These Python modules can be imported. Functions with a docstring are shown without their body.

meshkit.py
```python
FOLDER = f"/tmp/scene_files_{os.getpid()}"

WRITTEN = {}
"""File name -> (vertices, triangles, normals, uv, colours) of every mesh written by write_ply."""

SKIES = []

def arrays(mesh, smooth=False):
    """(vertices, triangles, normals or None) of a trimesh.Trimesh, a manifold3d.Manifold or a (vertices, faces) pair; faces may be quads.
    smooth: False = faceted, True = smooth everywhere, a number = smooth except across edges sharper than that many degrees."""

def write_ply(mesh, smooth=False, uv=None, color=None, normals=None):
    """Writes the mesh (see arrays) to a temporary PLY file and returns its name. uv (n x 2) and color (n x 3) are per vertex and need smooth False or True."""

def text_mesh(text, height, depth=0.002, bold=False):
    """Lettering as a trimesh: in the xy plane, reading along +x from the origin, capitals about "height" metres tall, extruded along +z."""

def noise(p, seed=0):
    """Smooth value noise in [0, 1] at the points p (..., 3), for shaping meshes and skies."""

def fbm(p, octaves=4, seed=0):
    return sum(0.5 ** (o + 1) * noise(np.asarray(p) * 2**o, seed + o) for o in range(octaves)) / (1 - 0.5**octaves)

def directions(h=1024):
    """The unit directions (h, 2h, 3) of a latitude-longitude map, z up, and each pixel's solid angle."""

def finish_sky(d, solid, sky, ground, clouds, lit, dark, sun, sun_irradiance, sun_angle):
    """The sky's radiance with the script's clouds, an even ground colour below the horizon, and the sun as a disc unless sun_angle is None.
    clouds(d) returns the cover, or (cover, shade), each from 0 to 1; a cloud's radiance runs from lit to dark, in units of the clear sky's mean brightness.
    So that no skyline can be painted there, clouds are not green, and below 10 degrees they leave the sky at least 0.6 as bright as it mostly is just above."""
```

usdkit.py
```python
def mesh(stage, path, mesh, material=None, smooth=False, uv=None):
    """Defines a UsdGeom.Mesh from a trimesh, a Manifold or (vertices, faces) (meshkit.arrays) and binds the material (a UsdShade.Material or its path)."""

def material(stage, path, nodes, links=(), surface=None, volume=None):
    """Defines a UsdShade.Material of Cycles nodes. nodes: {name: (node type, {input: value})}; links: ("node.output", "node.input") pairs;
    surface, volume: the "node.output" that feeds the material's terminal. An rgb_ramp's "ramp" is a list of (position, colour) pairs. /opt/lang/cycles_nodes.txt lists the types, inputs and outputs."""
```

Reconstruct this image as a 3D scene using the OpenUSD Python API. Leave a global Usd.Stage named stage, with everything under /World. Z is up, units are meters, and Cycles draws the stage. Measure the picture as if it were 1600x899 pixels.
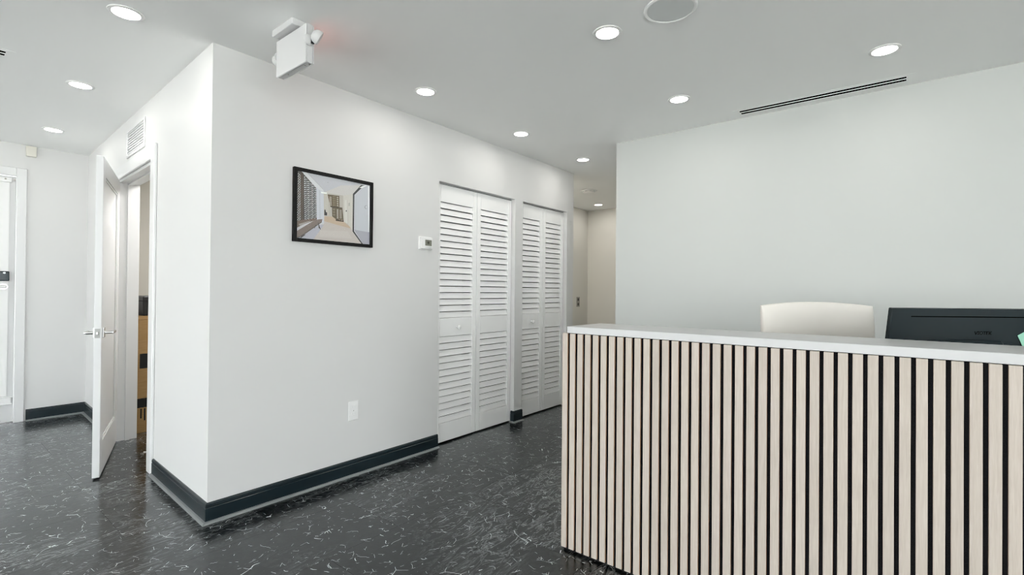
import math, random
import numpy as np, trimesh
from shapely.geometry import Polygon, Point, box as sbox
from shapely.ops import unary_union
import usdkit, meshkit
from pxr import Usd, UsdGeom, UsdLux, UsdShade, Gf, Sdf, Vt

random.seed(7)
rng = np.random.default_rng(7)
stage = Usd.Stage.CreateInMemory()
UsdGeom.SetStageUpAxis(stage, 'Z')
UsdGeom.SetStageMetersPerUnit(stage, 1.0)
UsdGeom.Xform.Define(stage, '/World')

# ------------------------------------------------------------------ camera
F_PX, YAW, PITCH, ROLL = 763.94, 0.676677, 0.006908, 0.008456
EYE = np.array([2.7904, -0.9894, 1.20515])
fw = np.array([-math.sin(YAW) * math.cos(PITCH), math.cos(YAW) * math.cos(PITCH), math.sin(PITCH)])
r0 = np.array([math.cos(YAW), math.sin(YAW), 0.0]); u0 = np.cross(r0, fw)
rt = math.cos(ROLL) * r0 + math.sin(ROLL) * u0
up = -math.sin(ROLL) * r0 + math.cos(ROLL) * u0
cam = UsdGeom.Camera.Define(stage, '/World/camera')
m = Gf.Matrix4d(*rt, 0, *up, 0, *(-fw), 0, *EYE, 1)
cam.AddTransformOp().Set(m)
cam.CreateHorizontalApertureAttr(36.0)
cam.CreateVerticalApertureAttr(36.0 * 899 / 1600)
cam.CreateFocalLengthAttr(F_PX * 36.0 / 1600)
cam.CreateClippingRangeAttr(Gf.Vec2f(0.05, 200))
cam.CreateExposureAttr(0.24)

# ------------------------------------------------------------------ sky: soft overcast daylight through the shop front behind the camera
sky = UsdLux.DomeLight.Define(stage, '/World/sky')
sky.CreateIntensityAttr(1.9)
sky.CreateColorAttr(Gf.Vec3f(0.965, 0.985, 1.0))
# a high sun behind the building: it lights the pavement outside, never the room itself
sun = UsdLux.DistantLight.Define(stage, '/World/sun')
sun.CreateIntensityAttr(4.4); sun.CreateNormalizeAttr(True); sun.CreateAngleAttr(0.53)
sun.CreateColorAttr(Gf.Vec3f(1.0, 0.97, 0.93))
sd_ = Gf.Rotation(Gf.Vec3d(0, 0, -1), Gf.Vec3d(0.35, -0.55, -1.0).GetNormalized())
sun.AddTransformOp().Set(Gf.Matrix4d().SetRotate(sd_))
LAMP = 60.0          # radiance of the downlight lenses

# ------------------------------------------------------------------ materials
LOOKS = '/World/Looks'
M = {}
def mat(name, nodes, links=(), surface='p.BSDF'):
    M[name] = usdkit.material(stage, f'{LOOKS}/{name}', nodes, links, surface=surface)
def plain(name, color, rough=0.5, **kw):
    mat(name, {'p': ('principled_bsdf', dict(base_color=color, roughness=rough, **kw))})
def paint(name, color, rough, scale=160.0, dist=0.0004):
    mat(name, {'g': ('geometry', {}), 'n': ('noise_texture', dict(scale=scale, detail=2.0)),
               'b': ('bump', dict(strength=0.25, distance=dist)),
               'p': ('principled_bsdf', dict(base_color=color, roughness=rough, specular_ior_level=0.35))},
        [('g.position', 'n.vector'), ('n.fac', 'b.height'), ('b.normal', 'p.normal')])
paint('wall_paint', (0.715, 0.715, 0.712), 0.5)
paint('ceiling_paint', (0.955, 0.962, 0.957), 0.8)
paint('desk_wall_dimmed', (0.585, 0.603, 0.588), 0.5)  # greener tint of its own, plus this wall's dimmer light put into the colour
paint('hall_paint', (0.74, 0.725, 0.68), 0.55)
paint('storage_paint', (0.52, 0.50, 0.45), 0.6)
plain('trim_white', (0.76, 0.765, 0.77), 0.32)
plain('door_white', (0.69, 0.695, 0.70), 0.38)
plain('louver_white', (0.945, 0.945, 0.945), 0.42)
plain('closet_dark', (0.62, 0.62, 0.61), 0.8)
plain('base_slate', (0.008, 0.0165, 0.0215), 0.22)
plain('base_toe_sheen', (0.20, 0.215, 0.22), 0.3)  # light caught by the curved toe, put into a pale grey
plain('plastic_white', (0.86, 0.86, 0.86), 0.35)
plain('sign_white', (0.64, 0.64, 0.645), 0.4)
plain('plastic_cream', (0.74, 0.72, 0.65), 0.45)
plain('grille_grey', (0.72, 0.74, 0.74), 0.8)
plain('slot_black', (0.003, 0.003, 0.003), 0.9, specular_ior_level=0.0)
plain('metal_brushed', (0.55, 0.55, 0.54), 0.3, metallic=1.0)
plain('metal_steel', (0.40, 0.385, 0.36), 0.35, metallic=1.0)
plain('track_grey', (0.42, 0.42, 0.42), 0.4, metallic=0.6)
plain('black_satin', (0.008, 0.008, 0.009), 0.4)
plain('black_matt', (0.006, 0.006, 0.006), 0.8)
plain('keypad_black', (0.008, 0.02, 0.028), 0.22)
plain('key_white', (0.8, 0.85, 0.88), 0.3)
plain('counter_white', (0.56, 0.56, 0.565), 0.3)
plain('screen_grey', (0.20, 0.205, 0.17), 0.3)
plain('screen_mark', (0.045, 0.047, 0.03), 0.4)
plain('leather_cream', (0.88, 0.84, 0.785), 0.45)
plain('note_green', (0.36, 0.72, 0.56), 0.7)
plain('concrete', (0.60, 0.60, 0.58), 0.9)
plain('label_white', (0.75, 0.74, 0.70), 0.6)
plain('tape_tan', (0.50, 0.40, 0.27), 0.35)
mat('frame_black', {'p': ('principled_bsdf', dict(base_color=(0.005, 0.005, 0.005), roughness=0.55, specular_ior_level=0.25))})
plain('latch_grey', (0.42, 0.42, 0.41), 0.45)
mat('monitor_black', {'g': ('geometry', {}), 'n': ('noise_texture', dict(scale=900.0, detail=1.0)),
                      'b': ('bump', dict(strength=0.2, distance=0.0003)),
                      'p': ('principled_bsdf', dict(base_color=(0.006, 0.014, 0.018), roughness=0.42, specular_ior_level=0.32))},
    [('g.position', 'n.vector'), ('n.fac', 'b.height'), ('b.normal', 'p.normal')])
mat('monitor_gloss', {'p': ('principled_bsdf', dict(base_color=(0.002, 0.003, 0.003), roughness=0.15))})
mat('lens_lit', {'p': ('emission', dict(color=(1.0, 0.965, 0.91), strength=LAMP))}, surface='p.emission')
PANEL = 31.0
mat('panel_lit', {'p': ('emission', dict(color=(1.0, 0.985, 0.965), strength=PANEL))}, surface='p.emission')
mat('hall_fill_lit', {'p': ('emission', dict(color=(1.0, 0.95, 0.86), strength=58.0))}, surface='p.emission')  # glow of the unseen panel added to brighten the hallway
mat('red_lit', {'p': ('emission', dict(color=(1.0, 0.22, 0.16), strength=1.3))}, surface='p.emission')
def pane(name, f0, rough):
    mat(name, {'f': ('layer_weight', dict(blend=0.5)), 'e': ('math', dict(math_type='power', value2=4.0)),
               'k': ('math', dict(math_type='multiply_add', value2=0.5, value3=f0)),
               't': ('transparent_bsdf', dict(color=(0.98, 0.99, 0.985))), 'g': ('glossy_bsdf', dict(color=(1, 1, 1), roughness=rough)), 'm': ('mix_closure', {})},
        [('f.facing', 'e.value1'), ('e.value', 'k.value1'), ('k.value', 'm.fac'), ('t.BSDF', 'm.closure1'), ('g.BSDF', 'm.closure2')], surface='m.closure')
pane('window_glass', 0.02, 0.0)
pane('picture_glass', 0.006, 0.3)
mat('print_ink', {'a': ('attribute', {'attribute': 'ink'}), 'p': ('principled_bsdf', dict(roughness=0.5))},
    [('a.color', 'p.base_color')])
def wood(name, c1, c2, grain=(60.0, 60.0, 3.0), rough=0.5):
    mat(name, {'g': ('geometry', {}), 'mp': ('mapping', dict(scale=grain)),
               'n': ('noise_texture', dict(scale=4.0, detail=4.0, roughness=0.6, distortion=0.4)),
               'r': ('rgb_ramp', dict(ramp=[(0.3, c1), (0.7, c2)])),
               'p': ('principled_bsdf', dict(roughness=rough, specular_ior_level=0.35))},
        [('g.position', 'mp.vector'), ('mp.vector', 'n.vector'), ('n.fac', 'r.fac'), ('r.color', 'p.base_color')])
for i, k in enumerate((1.0, 0.965, 1.025)):      # pale veneer on the face, raw tan board on the sawn sides
    mat(f'slat_wood_{i}', {'g': ('geometry', {}), 'mp': ('mapping', dict(scale=(60.0, 60.0, 3.0), location=(i * 3.0, 0, 0))),
        'n': ('noise_texture', dict(scale=4.0, detail=4.0, roughness=0.6, distortion=0.4)),
        'r': ('rgb_ramp', dict(ramp=[(0.3, (0.50 * k, 0.435 * k, 0.375 * k)), (0.7, (0.585 * k, 0.522 * k, 0.462 * k))])),
        'sx': ('separate_xyz', {}), 'ab': ('math', dict(math_type='absolute')), 'st': ('math', dict(math_type='greater_than', value2=0.9)),
        'mx': ('mix_color', dict(blend_type='mix', b=(0.44, 0.27, 0.16))),
        'p': ('principled_bsdf', dict(roughness=0.5, specular_ior_level=0.35))},
        [('g.position', 'mp.vector'), ('mp.vector', 'n.vector'), ('n.fac', 'r.fac'), ('g.true_normal', 'sx.vector'), ('sx.x', 'ab.value1'), ('ab.value', 'st.value1'),
         ('st.value', 'mx.fac'), ('r.color', 'mx.a'), ('mx.result', 'p.base_color')])
wood('desk_laminate', (0.60, 0.54, 0.47), (0.68, 0.62, 0.55))
wood('cardboard', (0.30, 0.185, 0.075), (0.36, 0.225, 0.10), grain=(3.0, 3.0, 30.0), rough=0.85)
mat('felt', {'g': ('geometry', {}), 'n': ('noise_texture', dict(scale=900.0, detail=2.0)),
             'r': ('rgb_ramp', dict(ramp=[(0.35, (0.003, 0.003, 0.0035)), (0.7, (0.022, 0.022, 0.025))])),
             'p': ('principled_bsdf', dict(roughness=0.95, specular_ior_level=0.1))},
    [('g.position', 'n.vector'), ('n.fac', 'r.fac'), ('r.color', 'p.base_color')])

# black marble vinyl: cloudy charcoal ground, short pale scratches, streaky veining along one diagonal
def floor_mat(name, k, rot):
    N = {'g': ('geometry', {}), 'mp': ('mapping', dict(rotation=(0, 0, rot), location=(rot * 3.1, rot * 1.7, 0))),
         'cloud': ('noise_texture', dict(scale=2.6, detail=7.0, roughness=0.62, distortion=0.9)),
         'cr': ('rgb_ramp', dict(ramp=[(0.30, (0.0012 * k, 0.0016 * k, 0.002 * k)), (0.55, (0.004 * k, 0.0048 * k, 0.0055 * k)), (0.75, (0.022 * k, 0.024 * k, 0.026 * k))])),
         # curved short scratches
         'wob': ('noise_texture', dict(scale=5.0, detail=2.0)), 'wv': ('vector_math', dict(math_type='multiply_add', vector2=(0.16, 0.16, 0.16))),
         'vor': ('voronoi_texture', dict(feature='distance_to_edge', scale=9.0, randomness=1.0)),
         'l1': ('map_range', dict(range_type='smoothstep', from_min=0.003, from_max=0.0105, to_min=1.0, to_max=0.0, clamp=True)),
         'm1': ('noise_texture', dict(scale=13.0, detail=2.0, roughness=0.6)),
         'k1': ('map_range', dict(range_type='smoothstep', from_min=0.545, from_max=0.60, to_min=0.0, to_max=1.0, clamp=True)),
         'a1': ('math', dict(math_type='multiply')),
         'vor2': ('voronoi_texture', dict(feature='distance_to_edge', scale=17.0, randomness=1.0)),
         'l2': ('map_range', dict(range_type='smoothstep', from_min=0.003, from_max=0.0155, to_min=1.0, to_max=0.0, clamp=True)),
         'm2': ('noise_texture', dict(scale=21.0, detail=1.0)),
         'k2': ('map_range', dict(range_type='smoothstep', from_min=0.58, from_max=0.62, to_min=0.0, to_max=1.0, clamp=True)),
         'a2': ('math', dict(math_type='multiply')),
         'mx': ('math', dict(math_type='maximum')),
         # streaks
         'ms': ('mapping', dict(rotation=(0, 0, 0.28 + rot * 0.06), location=(rot, rot * 2.0, 0), scale=(4.4, 1.3, 1.0))),
         'st': ('noise_texture', dict(scale=3.0, detail=6.0, roughness=0.7, distortion=1.6)),
         'sa': ('math', dict(math_type='subtract', value2=0.5)), 'sb': ('math', dict(math_type='absolute')),
         'sl': ('map_range', dict(range_type='smoothstep', from_min=0.0, from_max=0.035, to_min=0.26, to_max=0.0, clamp=True)),
         'sm': ('noise_texture', dict(scale=0.9, detail=2.0)),
         'sk': ('map_range', dict(range_type='smoothstep', from_min=0.40, from_max=0.65, to_min=0.0, to_max=1.0, clamp=True)),
         'a3': ('math', dict(math_type='multiply')), 'mx2': ('math', dict(math_type='maximum')),
         'mixc': ('mix_color', dict(blend_type='mix', b=(0.78, 0.80, 0.80))),
         'rn': ('noise_texture', dict(scale=35.0, detail=2.0)),
         'rr': ('map_range', dict(from_min=0.3, from_max=0.7, to_min=0.20, to_max=0.27, clamp=True)),
         'bn': ('noise_texture', dict(scale=26.0, detail=2.0)), 'bp': ('bump', dict(strength=0.12, distance=0.0012)),
         'p': ('principled_bsdf', dict(roughness=0.22, ior=1.5, specular_ior_level=0.36, specular_tint=(0.90, 1.0, 1.06), coat_weight=0.62, coat_roughness=0.19, coat_ior=1.42, coat_tint=(0.95, 1.0, 1.02)))}
    L = [('g.position', 'mp.vector'), ('mp.vector', 'cloud.vector'), ('cloud.fac', 'cr.fac'),
         ('mp.vector', 'wob.vector'), ('wob.color', 'wv.vector1'), ('mp.vector', 'wv.vector3'),
         ('wv.vector', 'vor.vector'), ('vor.distance', 'l1.value'), ('mp.vector', 'm1.vector'), ('m1.fac', 'k1.value'),
         ('l1.result', 'a1.value1'), ('k1.result', 'a1.value2'),
         ('wv.vector', 'vor2.vector'), ('vor2.distance', 'l2.value'), ('mp.vector', 'm2.vector'), ('m2.fac', 'k2.value'),
         ('l2.result', 'a2.value1'), ('k2.result', 'a2.value2'), ('a1.value', 'mx.value1'), ('a2.value', 'mx.value2'),
         ('g.position', 'ms.vector'), ('ms.vector', 'st.vector'), ('st.fac', 'sa.value1'), ('sa.value', 'sb.value1'), ('sb.value', 'sl.value'),
         ('mp.vector', 'sm.vector'), ('sm.fac', 'sk.value'), ('sl.result', 'a3.value1'), ('sk.result', 'a3.value2'),
         ('mx.value', 'mx2.value1'), ('a3.value', 'mx2.value2'), ('mx2.value', 'mixc.fac'), ('cr.color', 'mixc.a'),
         ('mixc.result', 'p.base_color'), ('g.position', 'rn.vector'), ('rn.fac', 'rr.value'), ('rr.result', 'p.roughness'),
         ('g.position', 'bn.vector'), ('bn.fac', 'bp.height'), ('bp.normal', 'p.normal'), ('bp.normal', 'p.coat_normal')]
    mat(name, N, L)
for i in range(4):
    floor_mat(f'floor_vinyl_{i}', (1.0, 1.12, 0.92, 1.05)[i], (0.0, 1.3, 2.4, 4.0)[i])

# ------------------------------------------------------------------ helpers
names = {}
def numbered(parent, name):
    key = (parent, name); k = names.get(key, 0); names[key] = k + 1
    return f'{parent}/{name}' if k == 0 else f'{parent}/{name}_{k:03d}'
def meta(prim, label=None, cat=None, group=None, kind=None):
    for k, v in (('label', label), ('category', cat), ('group', group), ('kind', kind)):
        if v: prim.SetCustomDataByKey(k, v)
def thing(name, label, cat=None, loc=(0, 0, 0), rotz=0.0, group=None, kind=None):
    x = UsdGeom.Xform.Define(stage, numbered('/World', name))
    x.AddTranslateOp().Set(Gf.Vec3d(*map(float, loc)))
    if rotz: x.AddRotateZOp().Set(math.degrees(rotz))
    meta(x.GetPrim(), label, cat, group, kind)
    return str(x.GetPath())
def empty(parent, name, label=None):
    x = UsdGeom.Xform.Define(stage, numbered(parent, name)); meta(x.GetPrim(), label)
    return str(x.GetPath())
def part(parent, name, mesh, material, label=None, smooth=False, kind=None):
    p = numbered(parent, name)
    g = usdkit.mesh(stage, p, mesh, M[material], smooth=smooth)
    meta(g.GetPrim(), label, kind=kind)
    return p
def solo(name, mesh, material, label, cat=None, smooth=False, kind=None, group=None):
    p = part('/World', name, mesh, material, label, smooth, kind)
    meta(stage.GetPrimAtPath(p), cat=cat, group=group)
    return p
def struct(name, mesh, material, label, smooth=False, cat=None):
    return solo(name, mesh, material, label, cat, smooth, 'structure')
cat_ = trimesh.util.concatenate
def bx(x0, x1, y0, y1, z0, z1, b=0.0):
    """box between bounds, its edges chamfered by b"""
    lo, hi = np.array([x0, y0, z0], float), np.array([x1, y1, z1], float)
    if b <= 0:
        t = trimesh.creation.box(hi - lo); t.apply_translation((lo + hi) / 2); return t
    pts = []
    for i in range(8):
        s = np.array([i & 1, i >> 1 & 1, i >> 2 & 1])
        c = np.where(s, hi, lo); d = np.where(s, -b, b)
        for k in range(3):
            q = c + d; q[k] = c[k]; pts.append(q)
    return trimesh.Trimesh(*_hull(np.array(pts)), process=False)
def _hull(pts):
    h = trimesh.convex.convex_hull(pts); return h.vertices, h.faces
def cyl(r, h, loc=(0, 0, 0), axis='z', n=32, r2=None):
    """cylinder/cone from 0 to h along axis at loc"""
    t = trimesh.creation.revolve([(0, 0), (r, 0), (r if r2 is None else r2, h), (0, h)], sections=n)
    if axis == 'x': t.apply_transform(trimesh.transformations.rotation_matrix(math.pi / 2, (0, 1, 0)))
    if axis == 'y': t.apply_transform(trimesh.transformations.rotation_matrix(-math.pi / 2, (1, 0, 0)))
    t.apply_translation(loc); return t
def lathe(profile, loc=(0, 0, 0), n=40, axis='z'):
    t = trimesh.creation.revolve(profile, sections=n)
    if axis == 'x': t.apply_transform(trimesh.transformations.rotation_matrix(math.pi / 2, (0, 1, 0)))
    if axis == 'y': t.apply_transform(trimesh.transformations.rotation_matrix(-math.pi / 2, (1, 0, 0)))
    t.apply_translation(loc); return t
def ext(poly, z0, z1):
    t = trimesh.creation.extrude_polygon(poly if hasattr(poly, 'exterior') else Polygon(poly), z1 - z0, engine='earcut'); t.apply_translation((0, 0, z0)); return t
def sweep(path, profile, left=True):
    """profile (offset, height) swept along a plan polyline with mitred joints; one mesh per segment. offset is to the left of the walk (or right)."""
    P = np.array(path, float); out = []
    sgn = 1 if left else -1
    def nrm(d): d = d / np.linalg.norm(d); return sgn * np.array([-d[1], d[0]])
    segs = [P[i + 1] - P[i] for i in range(len(P) - 1)]
    offs = []
    for i in range(len(P)):
        if i == 0: offs.append(nrm(segs[0]))
        elif i == len(P) - 1: offs.append(nrm(segs[-1]))
        else:
            a, b = nrm(segs[i - 1]), nrm(segs[i]); c = (a + b); c = c / (c @ a) ; offs.append(c)
    pr = np.array(profile, float); n = len(pr)
    for i in range(len(segs)):
        v = []
        for k in (i, i + 1):
            for o, z in pr: v.append((*(P[k] + offs[k] * o), z))
        f = []
        for j in range(n):
            j2 = (j + 1) % n
            f += [(j, j2, n + j2), (j, n + j2, n + j)]
        cap = trimesh.creation.triangulate_polygon(Polygon(pr), engine='earcut')
        tri = cap[1]; ok = np.allclose(cap[0][:n], pr) if len(cap[0]) == n else False
        idx = [int(np.argmin(((pr - q) ** 2).sum(1))) for q in cap[0]]
        for t in tri:
            a, b, c = (idx[int(x)] for x in t); f += [(a, b, c), (n + a, n + c, n + b)]
        t = trimesh.Trimesh(v, f, process=False); trimesh.repair.fix_normals(t); out.append(t)
    return out
def rot(t, ang, axis, at=(0, 0, 0)):
    t.apply_transform(trimesh.transformations.rotation_matrix(ang, axis, at)); return t
def tube(path, r, n=12):
    return trimesh.creation.sweep_polygon(Point(0, 0).buffer(r, quad_segs=max(2, n // 4)), np.array(path, float), engine='earcut')
def rbox(x0, x1, y0, y1, z0, z1, r, seg=4):
    """box with rounded edges (hull of spheres)"""
    s = trimesh.creation.uv_sphere(radius=r, count=[2 * seg, 4 * seg]).vertices
    c = [np.array([x, y, z]) for x in (x0 + r, x1 - r) for y in (y0 + r, y1 - r) for z in (z0 + r, z1 - r)]
    return trimesh.Trimesh(*_hull(np.vstack([s + k for k in c])), process=False)

# ------------------------------------------------------------------ room dimensions (measured from the photograph)
H = 2.478
TH = math.radians(2.03)                       # the wall with the open door is two degrees out of square
E_ = np.array([-math.cos(TH), math.sin(TH)]); N_ = np.array([-math.sin(TH), -math.cos(TH)])
def dw(s, n=0.0): return tuple(E_ * s + N_ * n)
DWM = np.eye(4); DWM[:2, 0] = E_; DWM[:2, 1] = N_
def on_door_wall(t): t = t.copy(); t.apply_transform(DWM); return t       # local (along, out, up) -> world
XL, YF, XR, YD, XD = -3.36, -6.2, 7.0, 2.823, 0.864
C1L, C1R, C2L, C2R, YEND, CTOP = 1.583, 2.524, 2.640, 3.407, 3.534, 2.047
XH, YH = -1.113, 5.774
T = 0.12
SO, SH, DH = 1.095, 2.03, 2.046               # door opening along the slanted wall and its head height

# ------------------------------------------------------------------ floor: subfloor and vinyl tiles
fl = thing('floor', 'black marble-look vinyl tile floor with short white scratches running through the whole office', 'floor', kind='structure')
part(fl, 'subfloor', bx(XL - .3, XR + .2, YF - .2, YH + .3, -0.1, -0.0035), 'black_matt')
room = unary_union([sbox(XL, YF, XR, YD), sbox(XL, YD - .01, XD, 3.6), sbox(XH, 3.5, XD, YH)])
SX, SY = 0.457, 0.914
k = 0
for ci in range(-11, 14):
    x0 = 1.237 + ci * SX
    off = {0: 0.0}.get(ci, (-0.70 if ci % 2 else -0.31))
    for ri in range(-8, 9):
        y0 = off + ri * SY
        g = sbox(x0, y0, x0 + SX, y0 + SY).intersection(room)
        if g.is_empty or g.area < 0.004 or g.geom_type != 'Polygon': continue
        a = g.bounds
        if abs((a[2] - a[0]) * (a[3] - a[1]) - g.area) > 1e-6:
            t = ext(g.buffer(-0.0004, join_style=2), -0.0035, 0.0)
        else:
            t = bx(a[0] + .0004, a[2] - .0004, a[1] + .0004, a[3] - .0004, -0.0035, 0.0, 0.0006)
        part(fl, 'floor_tile', t, f'floor_vinyl_{(ci * 7 + ri * 3) % 4}'); k += 1
struct('ground', cat_([bx(-40, 40, -40, YF - .2, -0.3, -0.04), bx(XR + .2, 40, YF - .2, 40, -0.3, -0.04)]), 'concrete', 'pale concrete pavement outside the shop windows', cat='pavement')

# ------------------------------------------------------------------ ceiling
struct('ceiling', bx(XL - .3, XR + .2, YF - .2, YH + .3, H, H + 0.2), 'ceiling_paint', 'flat white painted ceiling with recessed downlights', cat='ceiling')

# ------------------------------------------------------------------ walls
cl = [ext([(0, 0), (0, C1L), (-T, C1L), (-T, T + .004)], 0, H),
      bx(-T, 0, C1R, C2L, 0, H), bx(-T, 0, C2R, YEND, 0, H),
      bx(-T, 0, C1L, C1R, CTOP, H), bx(-T, 0, C2L, C2R, CTOP, H)]
struct('wall_closet', cat_(cl), 'wall_paint', 'long white wall with the framed photo and two louvered closets', cat='wall')
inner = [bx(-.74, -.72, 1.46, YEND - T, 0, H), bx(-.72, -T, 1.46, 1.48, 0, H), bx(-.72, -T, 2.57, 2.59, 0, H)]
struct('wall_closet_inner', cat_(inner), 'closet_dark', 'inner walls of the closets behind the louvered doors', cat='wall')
L2 = (-3.36 - 0.0) / E_[0]
def dpoly(s0, s1): return Polygon([dw(s0), dw(s1), dw(s1, -T), dw(s0, -T)])
wd = [ext(Polygon([(0, 0), dw(SO), dw(SO, -T), (-T, T + .004)]), 0, H), ext(dpoly(SH, L2), 0, H), ext(dpoly(SO, SH), DH, H)]
struct('wall_door', cat_(wd), 'wall_paint', 'white wall with the half open door and the air grille above it', cat='wall')
D2A, D2B, D2H = -1.40, -0.365, 2.19           # glass-side door on the far left wall
wl = [bx(XL - T, XL, YF, D2A, 0, H), bx(XL - T, XL, D2B, 1.6, 0, H), bx(XL - T, XL, D2A, D2B, D2H, H)]
struct('wall_left', cat_(wl), 'wall_paint', 'far left white wall with a white shaded door at the picture edge', cat='wall')
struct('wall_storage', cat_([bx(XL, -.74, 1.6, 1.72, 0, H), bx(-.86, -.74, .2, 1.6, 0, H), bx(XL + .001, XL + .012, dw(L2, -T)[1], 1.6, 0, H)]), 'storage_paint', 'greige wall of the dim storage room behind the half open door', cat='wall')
struct('wall_hall_front', bx(XH - T, -T, YEND - T, YEND, 0, H), 'hall_paint', 'hallway wall behind the closets, facing away from the room', cat='wall')
struct('wall_hall_left', bx(XH - T, XH, YEND, YH + T, 0, H), 'hall_paint', 'cream left wall of the back hallway with a metal switch plate', cat='wall')
struct('wall_hall_back', bx(XH, XD, YH, YH + T, 0, H), 'hall_paint', 'cream end wall of the back hallway', cat='wall')
struct('wall_desk', cat_([bx(XD, XR, YD, YD + T, 0, H), bx(XD, XD + T, YD + T, YH, 0, H)]), 'desk_wall_dimmed', 'plain white wall behind the reception desk', cat='wall')
struct('wall_right', cat_([bx(XR, XR + T, YF, YD + T, -.04, .12), bx(XR, XR + T, YF, YD + T, 2.36, H), bx(XR, XR + T, .7, YD + T, .12, 2.36)]), 'wall_paint', 'white side wall to the right of the reception desk', cat='wall')
# shop front behind the camera: low sill, posts and panes
struct('wall_front', cat_([bx(XL - T, XR + T, YF - T, YF, -0.04, 0.12), bx(XL - T, XR + T, YF - T, YF, 2.36, H), bx(4.4, XR + T, YF - T, YF, .12, 2.36)]), 'wall_paint', 'sill and header of the glazed shop front', cat='wall')
def window(n, loc, rz, w, label):
    t = thing(f'window_{n}', label, 'window', loc, rz, kind='structure'); hw = w / 2
    for x in (-hw, hw - .03): part(t, 'window_frame', bx(x, x + .03, -.05, .05, 0, 2.24, .003), 'track_grey')
    for z in (0, 2.2): part(t, 'window_frame', bx(-hw + .03, hw - .03, -.05, .05, z, z + .04, .003), 'track_grey')
    part(t, 'pane', bx(-hw + .03, hw - .03, -.004, .004, .04, 2.2), 'window_glass')
WX = np.linspace(XL, 4.4, 7)
for i in range(6):
    window(i + 1, ((WX[i] + WX[i + 1]) / 2, YF - .06, .12), 0, WX[1] - WX[0], f'tall shop front window, number {i + 1} from the left of the front')
WY = np.linspace(YF, .7, 7)  # side windows out of view, added to light the closet wall
for i in range(6):
    window(7 + i, (XR + .06, (WY[i] + WY[i + 1]) / 2, .12), math.pi / 2, WY[1] - WY[0], f'tall window added for side light in the unseen right wall, number {i + 1} from the front')

# ------------------------------------------------------------------ baseboards: slate board with a grooved lip and a toe strip, caught light put into its pale grey
BP = [(0, 0), (.013, 0), (.013, .076), (.0105, .078), (.0105, .082), (.012, .084), (.011, .096), (.006, .103), (0, .103)]
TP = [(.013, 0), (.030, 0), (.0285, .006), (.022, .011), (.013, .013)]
def baseboards(path, specs, left=True):
    bs, ts = sweep(path, BP, left), sweep(path, TP, left)
    for (nm, label), b, t in zip(specs, bs, ts):
        if nm is None: continue
        p = thing(nm, label, 'baseboard', kind='structure')
        part(p, 'board', b, 'base_slate'); part(p, 'toe_strip', t, 'base_toe_sheen', 'baseboard toe along the floor, its caught light put into the pale grey')
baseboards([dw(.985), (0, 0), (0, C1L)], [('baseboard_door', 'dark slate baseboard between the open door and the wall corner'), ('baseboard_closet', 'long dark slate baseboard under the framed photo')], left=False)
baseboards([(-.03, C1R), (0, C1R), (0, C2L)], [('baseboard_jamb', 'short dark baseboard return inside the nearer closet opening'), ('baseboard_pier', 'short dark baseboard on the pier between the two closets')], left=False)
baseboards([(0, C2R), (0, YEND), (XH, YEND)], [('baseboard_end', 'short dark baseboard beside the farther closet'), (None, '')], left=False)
baseboards([(XL, D2B + .075), dw(L2), dw(2.135)], [('baseboard_left', 'dark slate baseboard on the far left wall'), ('baseboard_hinge', 'short dark slate baseboard behind the half open door')], left=False)
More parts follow.
